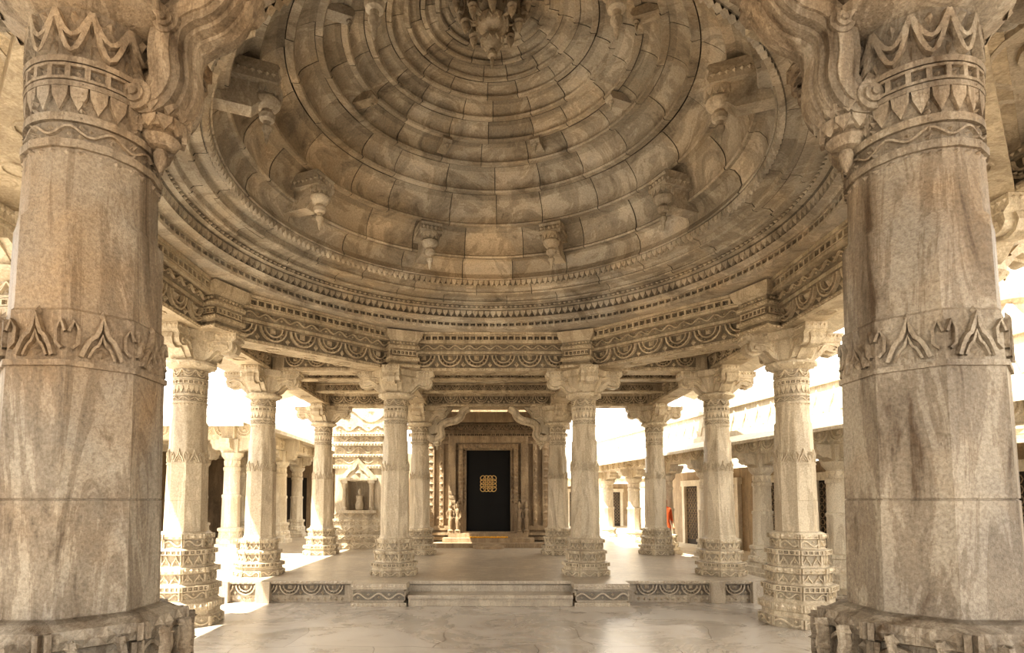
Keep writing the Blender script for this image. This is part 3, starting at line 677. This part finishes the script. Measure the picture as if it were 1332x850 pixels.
LA=Vector((7.88,-3.85)); LB=Vector((4.05,15.8)); d=(LB-LA); LL=d.length; ang=math.atan2(d.y,d.x)
def wing(mb,L,step,doors=True):
    mb.mi=0
    mb.box(-.3,L,-3.0,.35,.001,.10)
    mb.mi=2; mb.box(-.3,L,-3.0,-2.75,.1,2.6); mb.mi=0
    mb.box(-.3,L,-.16,.16,2.6,2.92); mb.box(-.3,L,-3.0,.2,2.92,3.05)
    P=lambda x,y,dd:(x,.16+dd,y); f_scallop(mb,P,0,L,2.64,2.86,.03,False)
    mb.add([(-.3,.2,2.98),(L,.2,2.98),(L,.75,2.78),(-.3,.75,2.78),(-.3,.2,3.06),(L,.2,3.06),(L,.75,2.84),(-.3,.75,2.84)],[(3,2,1,0),(4,5,6,7),(2,3,7,6),(1,2,6,5),(0,4,7,3)])
    mb.box(-.3,L,-.15,.12,3.05,3.2); mb.box(-.3,L,-.12,.06,3.2,3.75); mb.box(-.3,L,-.16,.12,3.75,3.85)
    P=lambda x,y,dd:(x,.06+dd,y)
    mb.tone=.6
    nn=int(L/.42)
    for i in range(nn): mb.ribbon(P,ogee((i+.5)*L/nn,3.24,.3,.42),.035,.03); mb.stud(P,(i+.5)*L/nn,3.4,.12,.2,.03,True)
    mb.tone=.5
    nn=int(L/.34)
    for i in range(nn):
        x=i*L/nn+.17; mb.add([(x-.13,-.05,3.85),(x+.13,-.05,3.85),(x+.14,-.05,4.0),(x,-.05,4.2),(x-.14,-.05,4.0),(x-.13,.05,3.85),(x+.13,.05,3.85),(x+.14,.05,4.0),(x,.05,4.2),(x-.14,.05,4.0)],[(0,1,2,3,4),(9,8,7,6,5)]+[(i_,(i_+1)%5,5+(i_+1)%5,5+i_) for i_ in range(5)])
    x=1.1
    while doors and x<L-.5:
        mb.mi=0
        for q in (-.5,.5): mb.box(x+q-.08,x+q+.08,-2.75,-2.62,.1,2.1)
        mb.box(x-.62,x+.62,-2.75,-2.6,2.1,2.3)
        mb.mi=1; mb.box(x-.42,x+.42,-2.749,-2.72,.1,2.1)
        mb.mi=2
        P=lambda u,v,dd,x=x:(x+u,-2.72+dd,v)
        for i in range(5):
            for j in range(10): mb.ribbon(P,[(-.34+i*.17+.07*math.cos(t*pi/3),.35+j*.18+.08*math.sin(t*pi/3)) for t in range(6)],.02,.015,True)
        x+=step
mb=MB(); wing(mb,LL,2.1)
mb.obj('cloister_gallery',[M_white,M_dark,M_wall],(LA.x,LA.y,0),ang)
for i in range(10):
    p=LA+d*((.0+i*2.1)/LL); put('cloister_pillar',mS,(p.x,p.y,.10),ang)
mb=MB(); wing(mb,26,2.15)
mb.obj('cloister_gallery',[M_white,M_dark,M_wall],(15,26,0),pi)
for i in range(12): put('cloister_pillar',mS,(14.9-i*2.15,26,.10),pi)
mb=MB(); wing(mb,20,2.15)
mb.obj('cloister_gallery',[M_white,M_dark,M_wall],(-11.5,7,0),-pi/2)
for i in range(9): put('cloister_pillar',mS,(-11.5,6.9-i*2.15,.10),-pi/2)

mb=MB(); pr=[]
for i in range(16):
    t=i/16; a=2.6*(1-t**1.7)+.25; z=i*.55
    pr+=[(z,a,4),(z+.35,a*.985,4),(z+.37,a*.93,4),(z+.53,a*.93,4)]
pr+=[(8.85,.5,0),(9.0,.75,0),(9.2,.75,0),(9.35,.3,0),(9.7,.2,0),(10.0,.02,0)]
mb.lathe(pr,48)
for f in range(4):
    p=f*pi/2
    for i in range(14):
        t=i/16; a=2.6*(1-t**1.7)+.25; P=flat((a*math.cos(p),a*math.sin(p),0),(-math.sin(p),math.cos(p),0),(math.cos(p),math.sin(p),0)); mb.fbox(P,-a*.35,a*.35,i*.55,i*.55+.4,0,.15); f_studs(mb,P,-a*.9,a*.9,i*.55+.02,i*.55+.33,.4,.1)
mb.obj('temple_spire',M_wall,(19.6,15.5,0),.3)

# ------------------------------------------------------------------ visitor
def visitor(loc,rot):
    J={'pel':(0,0,.92,.13),'wa':(0,0,1.06,.12),'ch':(0,0,1.28,.14),'nk':(0,0,1.45,.055),'hd':(0,-.01,1.55,.085),'tp':(0,0,1.66,.075),
       'hl':(-.1,0,.86,.11),'kl':(-.11,-.02,.48,.085),'al':(-.11,.02,.09,.05),'tl':(-.12,-.13,.04,.035),
       'hr':(.1,0,.86,.11),'kr':(.12,-.05,.48,.085),'ar':(.12,-.02,.09,.05),'tr':(.13,-.17,.04,.035),
       'sl':(-.18,0,1.38,.06),'el':(-.25,.02,1.1,.045),'wl':(-.22,-.08,.86,.03),'fl':(-.21,-.11,.77,.028),
       'sr':(.18,0,1.38,.06),'er':(.25,.02,1.1,.045),'wr':(.2,-.12,.9,.03),'fr':(.19,-.17,.83,.028)}
    E_=[('pel','wa'),('wa','ch'),('ch','nk'),('nk','hd'),('hd','tp'),('pel','hl'),('hl','kl'),('kl','al'),('al','tl'),('pel','hr'),('hr','kr'),('kr','ar'),('ar','tr'),('ch','sl'),('sl','el'),('el','wl'),('wl','fl'),('ch','sr'),('sr','er'),('er','wr'),('wr','fr')]
    ks=list(J); me=bpy.data.meshes.new('tmp'); me.from_pydata([J[k][:3] for k in ks],[(ks.index(a),ks.index(b)) for a,b in E_],[])
    o=bpy.data.objects.new('tmp',me); scene.collection.objects.link(o)
    sk=o.modifiers.new('s','SKIN'); sub=o.modifiers.new('u','SUBSURF'); sub.levels=2
    for i,k in enumerate(ks):
        sv=me.skin_vertices[0].data[i]; sv.radius=(J[k][3],J[k][3]); sv.use_root=(k=='pel')
    dg=bpy.context.evaluated_depsgraph_get(); m2=bpy.data.meshes.new_from_object(o.evaluated_get(dg)); bpy.data.objects.remove(o)
    for m in (M_orange,M_skin,M_hair,M_cotton): m2.materials.append(m)
    for p in m2.polygons:
        c=p.center; p.use_smooth=True
        p.material_index=0 if c.z>.8 else 3
        if c.z>1.44: p.material_index=2 if (c.z>1.63 or c.y>.02) else 1
        elif c.z<.1 or (abs(c.x)>.17 and c.z<1.05 and c.z>.7): p.material_index=1
    b=put('visitor',m2,loc,rot)
    mb=MB(); mb.lathe([(.80,.17),(.9,.155),(1.04,.135),(1.2,.15),(1.3,.14)],20)
    s=mb.obj('tunic',M_orange); s.parent=b
visitor((4.82,9.95,0),.4)

# ------------------------------------------------------------------ light
w=bpy.data.worlds.new('World'); scene.world=w; w.use_nodes=True
bg=w.node_tree.nodes['Background']; bg.inputs[0].default_value=(1,.965,.90,1); bg.inputs[1].default_value=3.0
s=bpy.data.lights.new('sun','SUN'); s.energy=13; s.color=(1,.90,.73); s.angle=.01
so=bpy.data.objects.new('sun',s); scene.collection.objects.link(so)
so.rotation_euler=Vector((.42,.30,-1)).to_track_quat('-Z','Y').to_euler()

scene.view_settings.view_transform='Standard'
try: scene.view_settings.look='Medium High Contrast'
except Exception as ex: print('look',ex)
scene.view_settings.exposure=0.56

# ------------------------------------------------------------------ camera
cam=bpy.data.cameras.new('camera'); co=bpy.data.objects.new('camera',cam); scene.collection.objects.link(co)
co.location=(-.07,-6.22,1.6); co.rotation_euler=(math.radians(94),0,0)
cam.sensor_width=36; cam.lens=765/1332*36; cam.shift_x=34/1332; cam.shift_y=.130; cam.clip_start=.05; cam.clip_end=300
scene.camera=co
